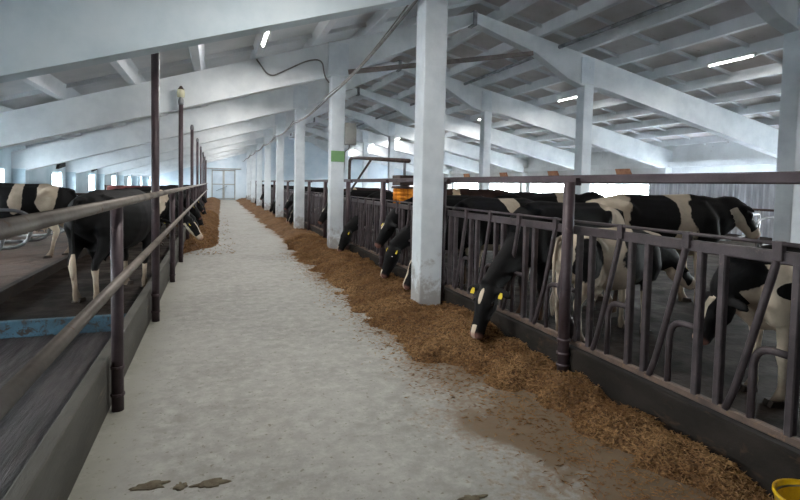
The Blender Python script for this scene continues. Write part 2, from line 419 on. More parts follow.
# pipe along the right roof slope and a tie under the ridge
m = MB(); m.pipe([(9.35, Y0+.2, ztop(9.35)+.02), (9.35, 46, ztop(9.35)+.02)], .055)
m2 = m.build('pipe', M['galv']); m2.location = (0, 0, -.09)
tag(m2, 'grey pipe running along under the right roof slope', 'pipe')
o = MB().bar((3.1, 12.56, 4.60), (8.4, 12.56, 5.62), .07, .12).build('tie_beam', M['tie'])
tag(o, 'brownish steel tie rising from the second aisle column to the right roof beam', 'beam')
# purlin stub beams at the right eave
o = MB().box(XR-.3, XR, Y0, Y1, 2.95, 3.2).build('trim_4', M['wall_white']); struct(o)

# ------------------------------------------------------------------ lamps
def lamp(x, y, z, label, group, slope, first=[None]):
    if first[0] is None:
        r = empty('fluorescent_lamp', (0, 0, 0))
        MB().box(-.05, .05, -.68, .68, -.05, 0, .008).build('housing', M['frame'], r)
        MB().pipe([(0, -.62, -.075), (0, .62, -.075)], .018, n=10).build('tube', M['tube'], r, True)
        [MB().box(-.02, .02, a, a+.05, -.1, -.045).build('lamp_holder', M['frame'], r) for a in (-.66, .61)]
        first[0] = r; c = r
    else: c = copy_tree(first[0])
    c.location = (x, y, z); c.rotation_euler = (0, slope, 0)
    tag(c, label, 'lamp', group)
    l = D.lights.new('lamp_light', 'AREA'); l.shape = 'RECTANGLE'; l.size = .08; l.size_y = 1.2; l.energy = LAMP_W; l.color = (1, .97, .93)
    lo = D.objects.new('lamp_light', l); COL.objects.link(lo); lo.location = (x, y, z-.13)
    return c
LAMP_W = 42
for k in range(-1, 7):
    lamp(12.62, 9.85+6.5*k, ztop(12.62)-.01, 'lit fluorescent tube under the right roof slope, %s' % ('%s from the camera' % ORD[k] if k >= 0 else 'behind the camera'), 'fluorescent lamps of the right slope', math.atan(SRT))
for k in range(-1, 8):  # last two tubes are added to brighten the far end
    lamp(.9, 10.5+6*k, ztop(.9)-.01, 'lit fluorescent tube under the left roof slope, %s' % ('%s from the camera' % ORD[k] if k >= 0 else 'behind the camera'), 'fluorescent lamps of the left slope', -math.atan(SL))

# ------------------------------------------------------------------ left barrier
rl = empty('barrier_railing', (-.72, 4.5, 0))
MB().pipe([(.08, -6, 1.66), (.08, 46, 1.66)], .034, n=12).build('rail', M['rail'], rl, True)
MB().pipe([(.08, -6, 1.105), (.08, 46, 1.105)], .034, n=12).build('rail', M['rail'], rl, True)
pm = pt = lc = None
for k in range(-2, 17):
    y = 2.76*k
    if k % 2:
        if pt is None:
            o = MB().pipe([(0, 0, -.01), (0, 0, 3.52)], .048, n=12).build('tall_post', M['steel'], rl, True); pt = o
            o2 = MB().lathe([(.001, 3.50), (.055, 3.505), (.062, 3.56), (.055, 3.62), (.03, 3.67), (.001, 3.675)]).build('post_cap', M['galv'], o, True)
            lampo = [o2]+[MB().pipe([(0, 0, z), (0, 0, z+.02)], .056, n=12).build('clamp', M['steel'], o) for z in (.12, .34)]
        else:
            o = pt.copy(); COL.objects.link(o)
            for q in lampo: qq = q.copy(); qq.parent = o; COL.objects.link(qq)
    else:
        if pm is None:
            o = MB().pipe([(0, 0, -.01), (0, 0, 1.63)], .045, n=12).build('short_post', M['steel'], rl, True); pm = o
            pmc = [MB().pipe([(0, 0, z), (0, 0, z+.02)], .053, n=12).build('clamp', M['steel'], o) for z in (.12, .34)]
        else:
            o = pm.copy(); COL.objects.link(o)
            for q in pmc: qq = q.copy(); qq.parent = o; COL.objects.link(qq)
    o.location = (0, y-(.32 if k == 3 else 0), 0)
tag(rl, 'long steel railing with two worn pipe rails and tall brown posts left of the aisle', 'railing')
# small lantern on the second tall post
ln = empty('lantern', (-.72, 12.46, 3.67))
MB().lathe([(.001, 0), (.075, .005), (.085, .1), (.07, .17), (.001, .175)], n=16).build('glass_shade', M['lampglass'], ln, True)
MB().lathe([(.001, .25), (.02, .25), (.05, .2), (.072, .172), (.001, .17)], n=16).build('cap', M['dark_steel'], ln, True)
tag(ln, 'small lantern with a dark cap on top of the second tall railing post', 'lantern')
# kerb boards between posts
yy = -5.9; k = 0
names = []
while yy < 45:
    y2 = yy+2.70
    o = empty('kerb_board', (-.83, yy, 0))
    b = MB().box(-.045, .045, 0, 2.72, -.03, .42, .012).build('board', M['board'], o)
    lbl = 'grey kerb board under the left railing, %s from the camera' % ORD[k-3] if k >= 3 else 'grey kerb board under the left railing, beside or behind the camera'
    tag(o, lbl, 'board', 'kerb boards of the left railing'); yy += 2.76; k += 1

# ------------------------------------------------------------------ right feed barrier
struct(MB().box(3.14, 3.3, Y0, Y1-.1, -.05, .335, .015).build('manger_kerb', M['kerb']))
o = MB().bar((3.22, Y0+.1, 1.92), (3.22, Y1-.2, 1.92), .06, .075).build('top_rail', M['steel'])
tag(o, 'long purple-brown steel rail running above the feed barrier at eye level', 'rail')
PY = [1.30+2.81*k for k in range(-3, 19)]
def make_post():
    r = empty('barrier_post')
    MB().pipe([(0, 0, 0), (0, 0, 1.89)], .052, n=14).build('upright', M['steel'], r, True)
    for z in (.16, .27, .40):
        MB().pipe([(0, 0, z), (0, 0, z+.022)], .064, n=14).build('clamp', M['steel'], r, True)
    MB().box(.045, .11, -.03, .03, 1.86, 1.93).build('bracket', M['steel'], r)
    return r
def make_panel():
    r = empty('headlock_panel'); L = 2.81; S = M['steel_grey']
    MB().bar((0, .06, 1.44), (0, L-.06, 1.44), .05, .08).build('top_beam', S, r)
    MB().bar((0, .06, .37), (0, L-.06, .37), .05, .055).build('bottom_beam', M['rusty'], r)
    MB().pipe([(-.03, .08, 1.525), (-.03, L-.08, 1.525)], .013, n=8).build('locking_rod', S, r, True)
    ps = [.63+.64*j for j in range(4)]
    for c in ps:
        for s in (-.085, .085):
            MB().bar((0, c+s, .39), (0, c+s, 1.41), .05, .055).build('upright', S, r)
    for c in [-.0]+ps[:-1]+[ps[-1]]:
        far = c+.64 if c < ps[-1] else L+.05
        near = c+.085
        if far > L: fy = L-.1
        else: fy = far-.16
        if c == 0: near = .06
        b = MB(); b.pipe([(-.02, fy, .39), (-.02, fy-.05, .52), (-.02, near+.27, .80), (-.02, near+.13, 1.36), (-.02, near+.10, 1.5)], .024, corner=.08, n=10)
        sw = b.build('swing_bar', S, r, True)
        MB().box(-.045, -.005, near+.075, near+.135, 1.42, 1.54, .006).build('latch', S, sw)
        a = MB(); a.pipe([(.0, near+.24, .39), (.0, near+.24, .86), (.0, near, .86)], .024, corner=.15, n=10)
        a.build('arch_tube', S, r, True)
    return r
post0 = make_post(); panel0 = make_panel()
for i, y in enumerate(PY):
    c = post0 if i == 0 else copy_tree(post0)
    c.location = (3.095, y-.15, 0)
    tag(c, 'round steel post of the right feed barrier, %s' % ('%s from the camera' % ORD[i-3] if i >= 3 else ('behind the camera' if i == 2 else 'far behind the camera')), 'post', 'posts of the right feed barrier')
    c = panel0 if i == 0 else copy_tree(panel0)
    c.location = (3.22, y, 0)
    w = 'nearest in view' if i == 3 else ('%s panel in view from the camera' % ORD[i-3] if i > 3 else 'behind the camera')
    tag(c, 'steel headlock panel with slanted swing bars, '+w, 'feed barrier panel', 'headlock panels')

# ------------------------------------------------------------------ feed heaps
def heap(name, x0, x1, ys, hf, mat, nx):
    v = []; f = []
    for y in ys:
        for i in range(nx+1):
            x = x0+(x1-x0)*i/nx; v.append((x, y, hf(x, y)))
    for j in range(len(ys)-1):
        for i in range(nx): a = j*(nx+1)+i; f.append((a, a+1, a+nx+2, a+nx+1))
    n = len(v); ny = len(ys)-1
    v += [(x0, ys[0], -.03), (x1, ys[0], -.03), (x1, ys[-1], -.03), (x0, ys[-1], -.03)]
    f.append(tuple(range(0, nx+1))+(n+1, n)); f.append(tuple(range(ny*(nx+1)+nx, ny*(nx+1)-1, -1))+(n+3, n+2))
    f.append(tuple(j*(nx+1)+nx for j in range(ny+1))+(n+2, n+1)); f.append(tuple(j*(nx+1) for j in range(ny, -1, -1))+(n, n+3))
    f.append((n, n+1, n+2, n+3))
    return finish(name, v, f, mat)
def sm(t): t = max(0, min(1, t)); return t*t*(3-2*t)
def hR(x, y):
    e = 1.88 if y > 5.2 else 1.88+(2.55-1.88)*sm((5.2-y)/1.6)
    if y < 2.4: e += (2.4-y)*.35
    e += .20*noise.noise(V((y*.9, 1.3, 0)))+.12*noise.noise(V((y*3.1, 7, 0)))+.08*noise.noise(V((y*8, x*6, 2)))
    top = .17 if y > 5.4 else .075+.095*sm((y-3.9)/1.5)
    if y < 3: top = .075-.05*sm((3-y)/1.2)
    if 2.4 < x < 3.1: top -= .07*max(0, 1-abs(y-6.6)/.9)
    d = (x-e)/(3.14-e) if e < 3.1 else -1
    if d < 0: h = -.02-.05*min(1, (e-x))
    else: h = -.012+(top+.05)*sm(d*1.5)*(1-.15*sm((d-.55)/.45))
    if d > -.05:
        w = sm((d+.05)*5)
        h += w*(.085*noise.noise(V((x*2.3, y*2.3, 0)))+.045*noise.noise(V((x*6, y*6, 3)))+.02*noise.noise(V((x*17, y*17, 5))))
    return h
ys = []; y = .2
while y < Y1-.3: ys.append(y); y += max(.035, .006*y)
o = heap('feed_heap', 1.6, 3.14, ys, hR, M['straw'], 46)
tag(o, 'long brown heap of chopped straw feed spilling along the right kerb', 'straw feed', kind='stuff')
def hL(x, y):
    e = .12+.1*noise.noise(V((y*.5, 3, 0)))+.1*noise.noise(V((y*1.7, 9, 0)))+.012*(y-14)
    if y < 15.4: e -= (15.4-y)*.6+.2*noise.noise(V((x*3, y*3, 8)))
    d = (e-x)/(e+.80) if e > -.79 else -1
    if d < 0: return -.02
    k = sm((y-13.7)/1.6)
    return -.02+k*.008+k*.26*sm(d*1.9)*(1-.3*sm((d-.6)/.4))+sm(d*5)*(.05*noise.noise(V((x*2.1, y*2.1, 4)))+.03*noise.noise(V((x*7, y*7, 3))))
ys = []; y = 13.6
while y < Y1-.3: ys.append(y); y += max(.06, .006*y)
o = heap('feed_heap', -.785, 1.0, ys, hL, M['straw'], 36)
tag(o, 'brown heap of straw feed along the left railing further down the aisle', 'straw feed', kind='stuff')
# loose strands
v = []; f = []
def strand(x, y, z, L, w, lift):
    a = random.uniform(0, 2*PI); e = random.uniform(-lift, lift)
    d = V((math.cos(a)*math.cos(e), math.sin(a)*math.cos(e), math.sin(e))); s = V((-math.sin(a), math.cos(a), 0))*w
    bend = V((0, 0, random.uniform(0, .25)*L)); p = V((x, y, z))
    n = len(v)
    v.extend([p-d*L/2-s/2, p-d*L/2+s/2, p+bend-s*.5, p+bend+s*.5, p+d*L/2-s*.4, p+d*L/2+s*.4, p+bend*.5-V((0, 0, w*.8))])
    f.extend([(n, n+1, n+3, n+2), (n+2, n+3, n+5, n+4), (n, n+2, n+6), (n+2, n+4, n+6), (n+1, n+6, n+3), (n+3, n+6, n+5)])
cnt = 0
while cnt < 30000:
    u = random.random(); y = 1.2+15*u**1.5
    x = random.uniform(1.7, 3.13); h = hR(x, y)
    if h < .0: continue
    if 2.62 < x < 3.1 and 6.85 < y < 7.35: continue
    strand(x, y, h+random.uniform(.0, .012), random.uniform(.03, .10), random.uniform(.0022, .0045)*(1+y*.06), .7); cnt += 1
cnt = 0
while cnt < 7000:
    y = 1.6+12*random.random()**1.4; e = 1.9 if y > 5 else 1.95+.35*sm((5-y)/2)
    x = e-abs(random.gauss(0, .22))+random.uniform(0, .8)
    if x > 3.0: continue
    h = hR(x, y) if x > 1.62 else -.02
    strand(x, y, max(h, .002)+.003, random.uniform(.02, .07), random.uniform(.002, .004), .08); cnt += 1
cnt = 0
while cnt < 5000:
    y = 13.6+16*random.random()**2; x = random.uniform(-.75, .55); h = hL(x, y)
    if h < 0.01 and random.random() < .97: continue
    strand(x, y, max(h, .0)+.006, random.uniform(.05, .12), random.uniform(.006, .010), .6); cnt += 1
o = finish('straw_strands', v, f, M['strand'])
tag(o, 'loose golden straw strands scattered over and around the feed heaps', 'straw', kind='stuff')
# manure marks on the floor
mk = worn('dried_manure', (.44, .41, .34), (.34, .30, .24), None, 18, .9, .6)
def splat(x, y, rx, ry, seed, label):
    vv = [(x, y, .012)]; ff = []; n = 28
    for ring, (k, z) in enumerate(((.55, .011), (.9, .007), (1.0, .0005))):
        for i in range(n):
            a = 2*PI*i/n; r = 1+.75*noise.noise(V((math.cos(a)*2.6+seed, math.sin(a)*1.6, seed)))
            vv.append((x+rx*k*r*math.cos(a), y+ry*k*r*math.sin(a), z+.003*noise.noise(V((i, ring, seed)))*(ring < 2)))
    for i in range(n): ff.append((0, 1+i, 1+(i+1) % n))
    for q in range(2):
        for i in range(n): ff.append((1+q*n+i, 1+(q+1)*n+i, 1+(q+1)*n+(i+1) % n, 1+q*n+(i+1) % n))
    o = finish('manure_splat', vv, ff, mk); tag(o, label, 'manure')
splat(-.36, 3.30, .10, .04, 1, 'small faint manure mark on the aisle floor, leftmost of three by the lower picture edge')
splat(-.19, 3.24, .032, .04, 2.3, 'round dark manure spot on the floor between two larger marks')
splat(-.02, 3.22, .085, .04, 4.1, 'oval manure mark on the aisle floor, right of the round dark spot')
splat(1.42, 2.6, .09, .03, 6.3, 'thin manure smear on the floor near the straw at the lower edge')

# ------------------------------------------------------------------ cows
def ringtube(m, secs, n=18, cap0=True, cap1=True):
    """secs: list of (centre, side radius, up radius, forced side vector)"""
    L = len(secs); v = []; f = []
    for i, (c, rs, ru) in enumerate(secs):
        d = (V(secs[min(i+1, L-1)][0])-V(secs[max(i-1, 0)][0])).normalized()
        side = V((0, 1, 0)) if abs(d.y) < .85 else V((1, 0, 0))
        side = (side-d*side.dot(d)).normalized(); up = side.cross(d)
        for k in range(n):
            a = 2*PI*k/n; v.append(V(c)+side*rs*math.cos(a)+up*ru*math.sin(a))
    for i in range(L-1):
        for k in range(n): f.append((i*n+k, i*n+(k+1) % n, (i+1)*n+(k+1) % n, (i+1)*n+k))
    for end in (0, L-1):
        c, rs, ru = secs[end]; o = secs[1 if end == 0 else L-2][0]
        d = (V(c)-V(o)).normalized(); b = len(v)
        v.append(V(c)+d*min(rs, ru)*.55)
        for k in range(n): f.append((end*n+k, end*n+(k+1) % n, b))
    m.add(v, f)
def lerp(a, b, t): return a+(b-a)*t
def make_cow_mesh(name, poll, nose, yaw=0, vox=.022, stance=(0, 0, 0, 0), white=(), black=(), base_white=False, fat=1.0, hw=(), hb=(), seed=0, mat='coat'):
    m = MB(); N0 = V((.62, 0, 1.16))
    rot = Matrix.Translation(N0) @ Matrix.Rotation(yaw, 4, 'Z') @ Matrix.Translation(-N0)
    poll, nose = V(poll), V(nose)
    # trunk
    secs = [(-.84, 1.16, .13, .17), (-.76, 1.14, .22, .24), (-.62, 1.12, .27, .29), (-.45, 1.09, .29, .335), (-.22, 1.04, .32, .385),
            (0, 1.01, .345*fat, .41), (.2, 1.01, .34*fat, .41), (.4, 1.04, .30, .39), (.56, 1.07, .26, .36), (.7, 1.08, .21, .31), (.8, 1.08, .14, .22)]
    ringtube(m, [(V((x, 0, z)), a, b) for x, z, a, b in secs], 24)
    # backbone ridge, hip bones, shoulder blades
    ringtube(m, [(V((-.80, 0, 1.30)), .07, .06), (V((-.45, 0, 1.385)), .09, .06), (V((0, 0, 1.385)), .09, .05), (V((.45, 0, 1.40)), .08, .06), (V((.6, 0, 1.36)), .07, .07)], 10)
    for s in (-1, 1):
        ringtube(m, [(V((-.56, s*.12, 1.33)), .07, .07), (V((-.48, s*.22, 1.30)), .06, .06), (V((-.36, s*.24, 1.18)), .06, .07)], 10)
        ringtube(m, [(V((.50, s*.12, 1.33)), .06, .10), (V((.58, s*.20, 1.12)), .08, .14), (V((.62, s*.21, .92)), .09, .13), (V((.56, s*.20, .76)), .075, .10)], 12)
        st = stance[0 if s > 0 else 1]
        ringtube(m, [(V((.54, s*.20, .92)), .085, .12), (V((.50+st*.3, s*.195, .72)), .062, .085), (V((.50+st*.6, s*.18, .55)), .048, .058), (V((.51+st*.75, s*.18, .44)), .052, .055),
                     (V((.50+st*.9, s*.18, .36)), .036, .04), (V((.50+st*.97, s*.18, .18)), .031, .034), (V((.50+st, s*.18, .12)), .042, .045), (V((.53+st, s*.18, .05)), .045, .055), (V((.545+st, s*.18, .012)), .052, .07)], 12)
        st = stance[2 if s > 0 else 3]
        ringtube(m, [(V((-.58, s*.16, 1.18)), .12, .2), (V((-.56+st*.1, s*.19, .98)), .125, .22), (V((-.55+st*.3, s*.20, .80)), .095, .155), (V((-.64+st*.5, s*.19, .64)), .055, .085),
                     (V((-.72+st*.7, s*.18, .53)), .045, .06), (V((-.715+st*.8, s*.18, .46)), .044, .055), (V((-.69+st*.9, s*.18, .34)), .033, .04), (V((-.665+st, s*.18, .16)), .034, .036),
                     (V((-.655+st, s*.18, .11)), .045, .047), (V((-.625+st, s*.18, .05)), .047, .057), (V((-.61+st, s*.18, .012)), .054, .07)], 12)
        # stifle fold
        ringtube(m, [(V((-.46, s*.22, 1.0)), .07, .12), (V((-.36, s*.22, .82)), .05, .09), (V((-.42, s*.20, .74)), .05, .07)], 10)
    # udder with teats
    ringtube(m, [(V((-.46, 0, .72)), .14, .10), (V((-.40, 0, .66)), .17, .13), (V((-.26, 0, .66)), .15, .11), (V((-.14, 0, .70)), .09, .07)], 14)
    for sx, sy in ((-.42, .08), (-.42, -.08), (-.30, .08), (-.30, -.08)):
        ringtube(m, [(V((sx, sy, .60)), .025, .025), (V((sx, sy, .50)), .018, .018)], 8)
    # brisket
    ringtube(m, [(V((.45, 0, .74)), .14, .1), (V((.62, 0, .76)), .13, .12), (V((.78, 0, .88)), .09, .1)], 12)
    # tail
    ringtube(m, [(V((-.80, 0, 1.33)), .05, .04), (V((-.90, 0, 1.31)), .032, .032), (V((-.945, 0, 1.18)), .026, .026), (V((-.94, .01, .85)), .022, .022), (V((-.92, .02, .66)), .024, .024), (V((-.92, .03, .54)), .045, .04), (V((-.92, .03, .42)), .035, .03), (V((-.92, .03, .34)), .02, .02)], 10)
    # neck and head, turned by yaw about the neck root
    m2 = MB()
    hd = (nose-poll); HL = hd.length; hd = hd.normalized()
    side = V((0, 1, 0)); hup = side.cross(hd)*-1
    if hup.z < 0 and abs(hd.z) < .9: hup = -hup
    if hd.z <= -.9: hup = V((1, 0, 0)) if hup.x > 0 else hup
    hup = (V((hd.z*-1, 0, hd.x))).normalized()      # forehead side of the head
    thr = poll-hup*.05+hd*.04
    g_ = sm((poll.z-.62)/.5); A = V((.46, 0, 1.03+.09*g_)); B = V((.82, 0, .82+.33*g_)); Cc = lerp(B, thr, .5)+V((0, 0, .02))
    ringtube(m2, [(A, .21, .31), (lerp(A, B, .5)+V((0, 0, .01)), .195, .30), (B, .155+.02*g_, .225+.05*g_), (lerp(B, Cc, .6), .13+.02*g_, .185+.055*g_), (Cc+(thr-Cc)*.2, .115+.015*g_, .16+.045*g_), (lerp(Cc, thr, .7), .10+.015*g_, .135+.03*g_), (thr, .098, .125)], 18)
    def H(t, u=0, s=0): return poll+hd*(t*HL)+hup*u+side*s
    ringtube(m2, [(H(-.06, -.07), .07, .07), (H(.04, -.075), .105, .105), (H(.20, -.09), .118, .135), (H(.36, -.09), .113, .138), (H(.52, -.09), .09, .122), (H(.70, -.085), .074, .10), (H(.84, -.08), .077, .09), (H(.94, -.08), .082, .084), (H(1.0, -.083), .064, .064)], 18)
    for s in (-1, 1):
        ringtube(m2, [(H(.28, -.035, s*.085), .03, .025), (H(.36, -.04, s*.095), .03, .03), (H(.46, -.045, s*.08), .02, .02)], 8)   # brow and cheek
        ringtube(m2, [(H(.22, -.14, s*.055), .04, .05), (H(.38, -.155, s*.06), .045, .055), (H(.55, -.14, s*.045), .03, .035)], 8)
        ringtube(m2, [(H(.93, -.03, s*.035), .02, .018), (H(.985, -.045, s*.04), .022, .02)], 8)
        # ear
        e0 = H(.06, -.05, s*.08); e1 = H(.09, -.06, s*.17); e2 = H(.12, -.075, s*.25); e3 = H(.15, -.09, s*.30)
        dv = (e3-e0).normalized(); flat = hup.normalized(); wide = dv.cross(flat)
        vv = []; ff = []
        for c, w, th in ((e0, .03, .022), (e1, .055, .02), (e2, .052, .018), (e3, .018, .013)):
            for k in range(8): a = 2*PI*k/8; vv.append(c+wide*w*math.cos(a)+flat*th*math.sin(a))
        for i in range(3):
            for k in range(8): ff.append((i*8+k, i*8+(k+1) % 8, (i+1)*8+(k+1) % 8, (i+1)*8+k))
        ff += [tuple(range(8)), tuple(range(24, 32))]
        m2.add(vv, ff)
    m.add([rot @ q for q in m2.v], m2.f)
    tmp = finish('tmp_body', m.v, m.f, None)
    mod = tmp.modifiers.new('r', 'REMESH'); mod.mode = 'VOXEL'; mod.voxel_size = vox; mod.use_smooth_shade = True
    s2 = tmp.modifiers.new('s', 'SMOOTH'); s2.factor = .5; s2.iterations = max(3, int(.09/vox))
    dg = bpy.context.evaluated_depsgraph_get(); ev = tmp.evaluated_get(dg)
    me = D.meshes.new_from_object(ev); me.name = name; D.objects.remove(tmp)
    me.shade_smooth(); me.materials.clear(); me.materials.append(M[mat])
    inv = rot.inverted()
    at = me.attributes.new('coat', 'FLOAT', 'POINT'); pk = me.attributes.new('pink', 'FLOAT', 'POINT'); dr = me.attributes.new('dirt', 'FLOAT', 'POINT')
    cv = []; pv = []; dv_ = []
    sd = V((seed*3.7, seed*1.3, seed))
    for q in me.vertices:
        p = q.co; ph = inv @ p
        nz = .30*noise.noise(p*2.6+sd)+.14*noise.noise(p*7+sd)+.05*noise.noise(p*19+sd)
        val = 1.0 if base_white else -1.0
        def blob(c, r): return 1-V(((p.x-c[0])/r[0], (p.y-c[1])/r[1], (p.z-c[2])/r[2])).length+nz
        ws = -1e9; bs = -1e9
        for c, r in white: ws = max(ws, blob(c, r))
        for c, r in black: bs = max(bs, blob(c, r))
        if base_white: val = max(-bs, ws) if bs > -1e8 else 1
        else: val = min(ws, -bs) if ws > -1e8 else -1
        # head pattern in head coordinates
        rel = ph-poll; tt = rel.dot(hd)/HL; uu = rel.dot(hup); ss = rel.dot(side)
        if tt > -.15 and uu > -.26 and (ph-poll).length < HL+.25 and ph.x > .7:
            hv = 1.0 if 'w' in hw else -1.0
            n2 = .25*noise.noise(ph*9+sd)
            for kind in (hw if isinstance(hw, tuple) else (hw,)):
                if kind == 'blaze': hv = max(hv, (.03+.012*abs(tt-.5)-abs(ss))*12+n2) if (uu > -.09 and tt > .12) else hv
                if kind == 'star': hv = max(hv, (1-math.hypot((tt-.27)/.16, (ss-.004)/.024)) + n2*1.6) if uu > -.08 else hv
                if kind == 'muzzle': hv = max(hv, min((tt-.80)*8, (.026-abs(ss))*16)+n2*.6) if uu > -.12 else hv
                if kind == 'face': hv = max(hv, min((tt-.12)*6, (.075-abs(ss))*10)+n2) if uu > -.12 else max(hv, (tt-.62)*6+n2)
                if kind == 'chin': hv = max(hv, (-.13-uu)*12+n2, (tt-.78)*6+n2)
            b = sm((tt+.15)*8); val = lerp(val, hv, b)
        cv.append(max(-1, min(1, val)))
        mz = sm((tt-.90)*14) if ph.x > .7 and (ph-nose).length < .13 else 0
        ud = sm((.14-V((p.x+.33, p.y, (p.z-.60))).length)*12)
        pv.append(max(mz*.7, ud*.8)); dv_.append(max(0, min(1, .95-p.z*1.15)) if p.x < .72 else 0)
    at.data.foreach_set('value', cv); pk.data.foreach_set('value', pv); dr.data.foreach_set('value', dv_)
    E = [(rot @ H(.335, -.04, s*.120), s) for s in (-1, 1)]
    T = [(rot @ H(.11, -.075, s*.19), s) for s in (-1, 1)]
    F = [V((.555+stance[0], .18, 0)), V((.555+stance[1], -.18, 0)), V((-.60+stance[2], .18, 0)), V((-.60+stance[3], -.18, 0))]
    return dict(yaw=yaw, me=me, eyes=E, tags=T, feet=F, hup=rot.to_3x3() @ hup, hd=rot.to_3x3() @ hd)
sph = MB(); nn = 12
for i in range(9):
    th = PI*i/8
    for k in range(nn): a = 2*PI*k/nn; sph.v.append(V((math.sin(th)*math.cos(a), math.sin(th)*math.sin(a), math.cos(th))))
for i in range(8):
    for k in range(nn): sph.f.append((i*nn+k, i*nn+(k+1) % nn, (i+1)*nn+(k+1) % nn, (i+1)*nn+k))
def cow(pack, loc, rz, label, scale=1.0, tags=(1, 0), group=None):
    """links one animal with its eyes, hooves and ear tags"""
    if 'proto' in pack:
        src = pack['proto']; r = src.copy(); COL.objects.link(r)
        for ch in ALLKIDS(src): c = ch.copy(); c.parent = r; COL.objects.link(c)
    else:
        r = D.objects.new('cow', pack['me']); COL.objects.link(r); pack['proto'] = r
        for p, s in pack['eyes']:
            o = finish('eye', [q*.022+p for q in sph.v], sph.f, M['eye'], r, True)
        for p in pack['feet']:
            h = MB()
            for s in (-1, 1):
                h.prism([(-.062, -.003), (.075, -.003), (.052, .05), (-.05, .058)], 'y', s*.004, s*.056)
            h.v = [q+p for q in h.v]; h.build('hoof', M['hoof'], r)
        for (p, s), on in zip(pack['tags'], tags):
            if not on: continue
            hu = pack['hup']; dn = V((0, 0, -1)) if abs(pack['hd'].z) < .9 else pack['hd']
            sd = pack['hd'].cross(hu).normalized(); c = p+hu*.028
            dn = (dn-hu*dn.dot(hu)).normalized(); wv = dn.cross(hu).normalized()
            vv = [c+wv*a*.4+dn*b*.75+hu*e for e in (0, .005) for a, b in ((-.03, 0), (.03, 0), (.068, .05), (.06, .09), (-.06, .09), (-.068, .05))]
            ff = [tuple(range(6)), tuple(range(6, 12))]+[(i, (i+1) % 6, 6+(i+1) % 6, 6+i) for i in range(6)]
            finish('ear_tag', vv, ff, M['tag'], r)
    r.location = loc; r.rotation_euler = (0, 0, rz); r.scale = (scale,)*3
    tag(r, label, 'cow', group)
    return r
GR = 'cows feeding through the right barrier'; GL = 'cows feeding through the left railing'
FEEDP = dict(poll=(1.33, 0, .56), nose=(1.55, 0, .03))
# R8: the cow in front, head down in the straw, small blaze
pA = make_cow_mesh('cow_feeding_blaze', vox=.017, yaw=.35, hw=('star', 'muzzle'), seed=1, white=(((-.3, 0, .55), (.3, .5, .22)), ((-.58, .1, 1.3), (.17, .3, .3))), poll=(1.36, 0, .54), nose=(1.60, 0, .0))
pB = make_cow_mesh('cow_feeding_black', vox=.024, yaw=.12, hw=('muzzle',), seed=2, white=(((-.2, .3, 1.0), (.3, .35, .35)), ((-.6, 0, .4), (.35, .5, .35))), stance=(.1, -.1, 0, .12), **FEEDP)
pC = make_cow_mesh('cow_feeding_patched', vox=.024, yaw=-.22, hw=('blaze', 'muzzle'), seed=3, white=(((-.7, 0, .9), (.25, .5, .4)), ((0, 0, .6), (.6, .3, .2)), ((-.1, 0, 1.35), (.14, .5, .25))), poll=(1.34, 0, .58), nose=(1.58, 0, .06))
pD = make_cow_mesh('cow_feeding_black_raised', vox=.024, yaw=.2, hw=('star',), seed=5, white=(((-.4, -.2, .9), (.3, .3, .3)),), poll=(1.22, 0, .95), nose=(1.50, 0, .50), stance=(-.08, .06, .1, 0))
XO = 4.26
OPEN = [1.30+2.81*k+o for k in range(0, 19) for o in (.31, .95, 1.59, 2.23)]
def snap(pk, y, a=0):
    best = min(OPEN, key=lambda v: abs(v+.42*math.sin(pk['yaw']+a)-y)); return best+.42*math.sin(pk['yaw']+a)
cow(pA, (4.13, 5.31, FR), PI+.06, 'black cow with a white star, feeding head down just right of the nearest aisle column', 1.0, (1, 1), GR)
cow(pC, (XO, snap(pC, 7.15), FR), PI, 'black and white cow with a blaze feeding just left of the nearest aisle column', 1.0, (1, 0), GR)
cow(pB, (XO-.02, snap(pB, 8.35), FR), PI, 'black cow with white muzzle feeding, second head left of the nearest aisle column', 1.0, (1, 1), GR)
cow(pD, (XO, snap(pD, 9.35), FR), PI, 'black cow with slightly raised head, third head left of the nearest aisle column', 1.0, (1, 0), GR)
seq = [(12.0, pB, 'black cow feeding right beside the second aisle column'), (15.2, pD, 'black cow feeding between the second and third aisle columns'),
       (20.0, pC, 'blazed cow with lowered head just past the third aisle column'),
       (21.4, pB, 'black cow feeding midway between the third and fourth aisle columns'), (22.8, pD, 'black cow feeding before the fourth aisle column'),
       (26.6, pB, 'black cow feeding just past the fourth aisle column'), (28.2, pC, 'patched cow feeding before the fifth aisle column'), (33, pB, 'black cow feeding between the fifth and sixth aisle columns'),
       (35, pD, 'black cow feeding before the sixth aisle column'), (39.5, pB, 'black cow feeding past the sixth aisle column'), (45, pD, 'distant black cow feeding past the seventh aisle column'), (51.5, pB, 'farthest black cow feeding on the right by the end wall')]
for y, pk, lb in seq: cow(pk, (XO, snap(pk, y), FR), PI, lb, 1.0, (1, 0), GR)

# R1 large black and white cow behind, standing in profile facing right
pR1 = make_cow_mesh('cow_profile', poll=(1.14, 0, 1.36), nose=(1.42, 0, .95), vox=.018, yaw=0, hw=('blaze', 'chin'), seed=8,
    black=(((-.16, 0, 1.16), (.36, .7, .40)), ((.66, 0, 1.15), (.44, .7, .42)), ((1.0, 0, 1.25), (.3, .4, .30))), base_white=True)
cow(pR1, (5.85, 5.60, FR), -.32, 'black cow with a white shoulder band standing in profile behind the barrier, facing right', 1.08, (0, 0))
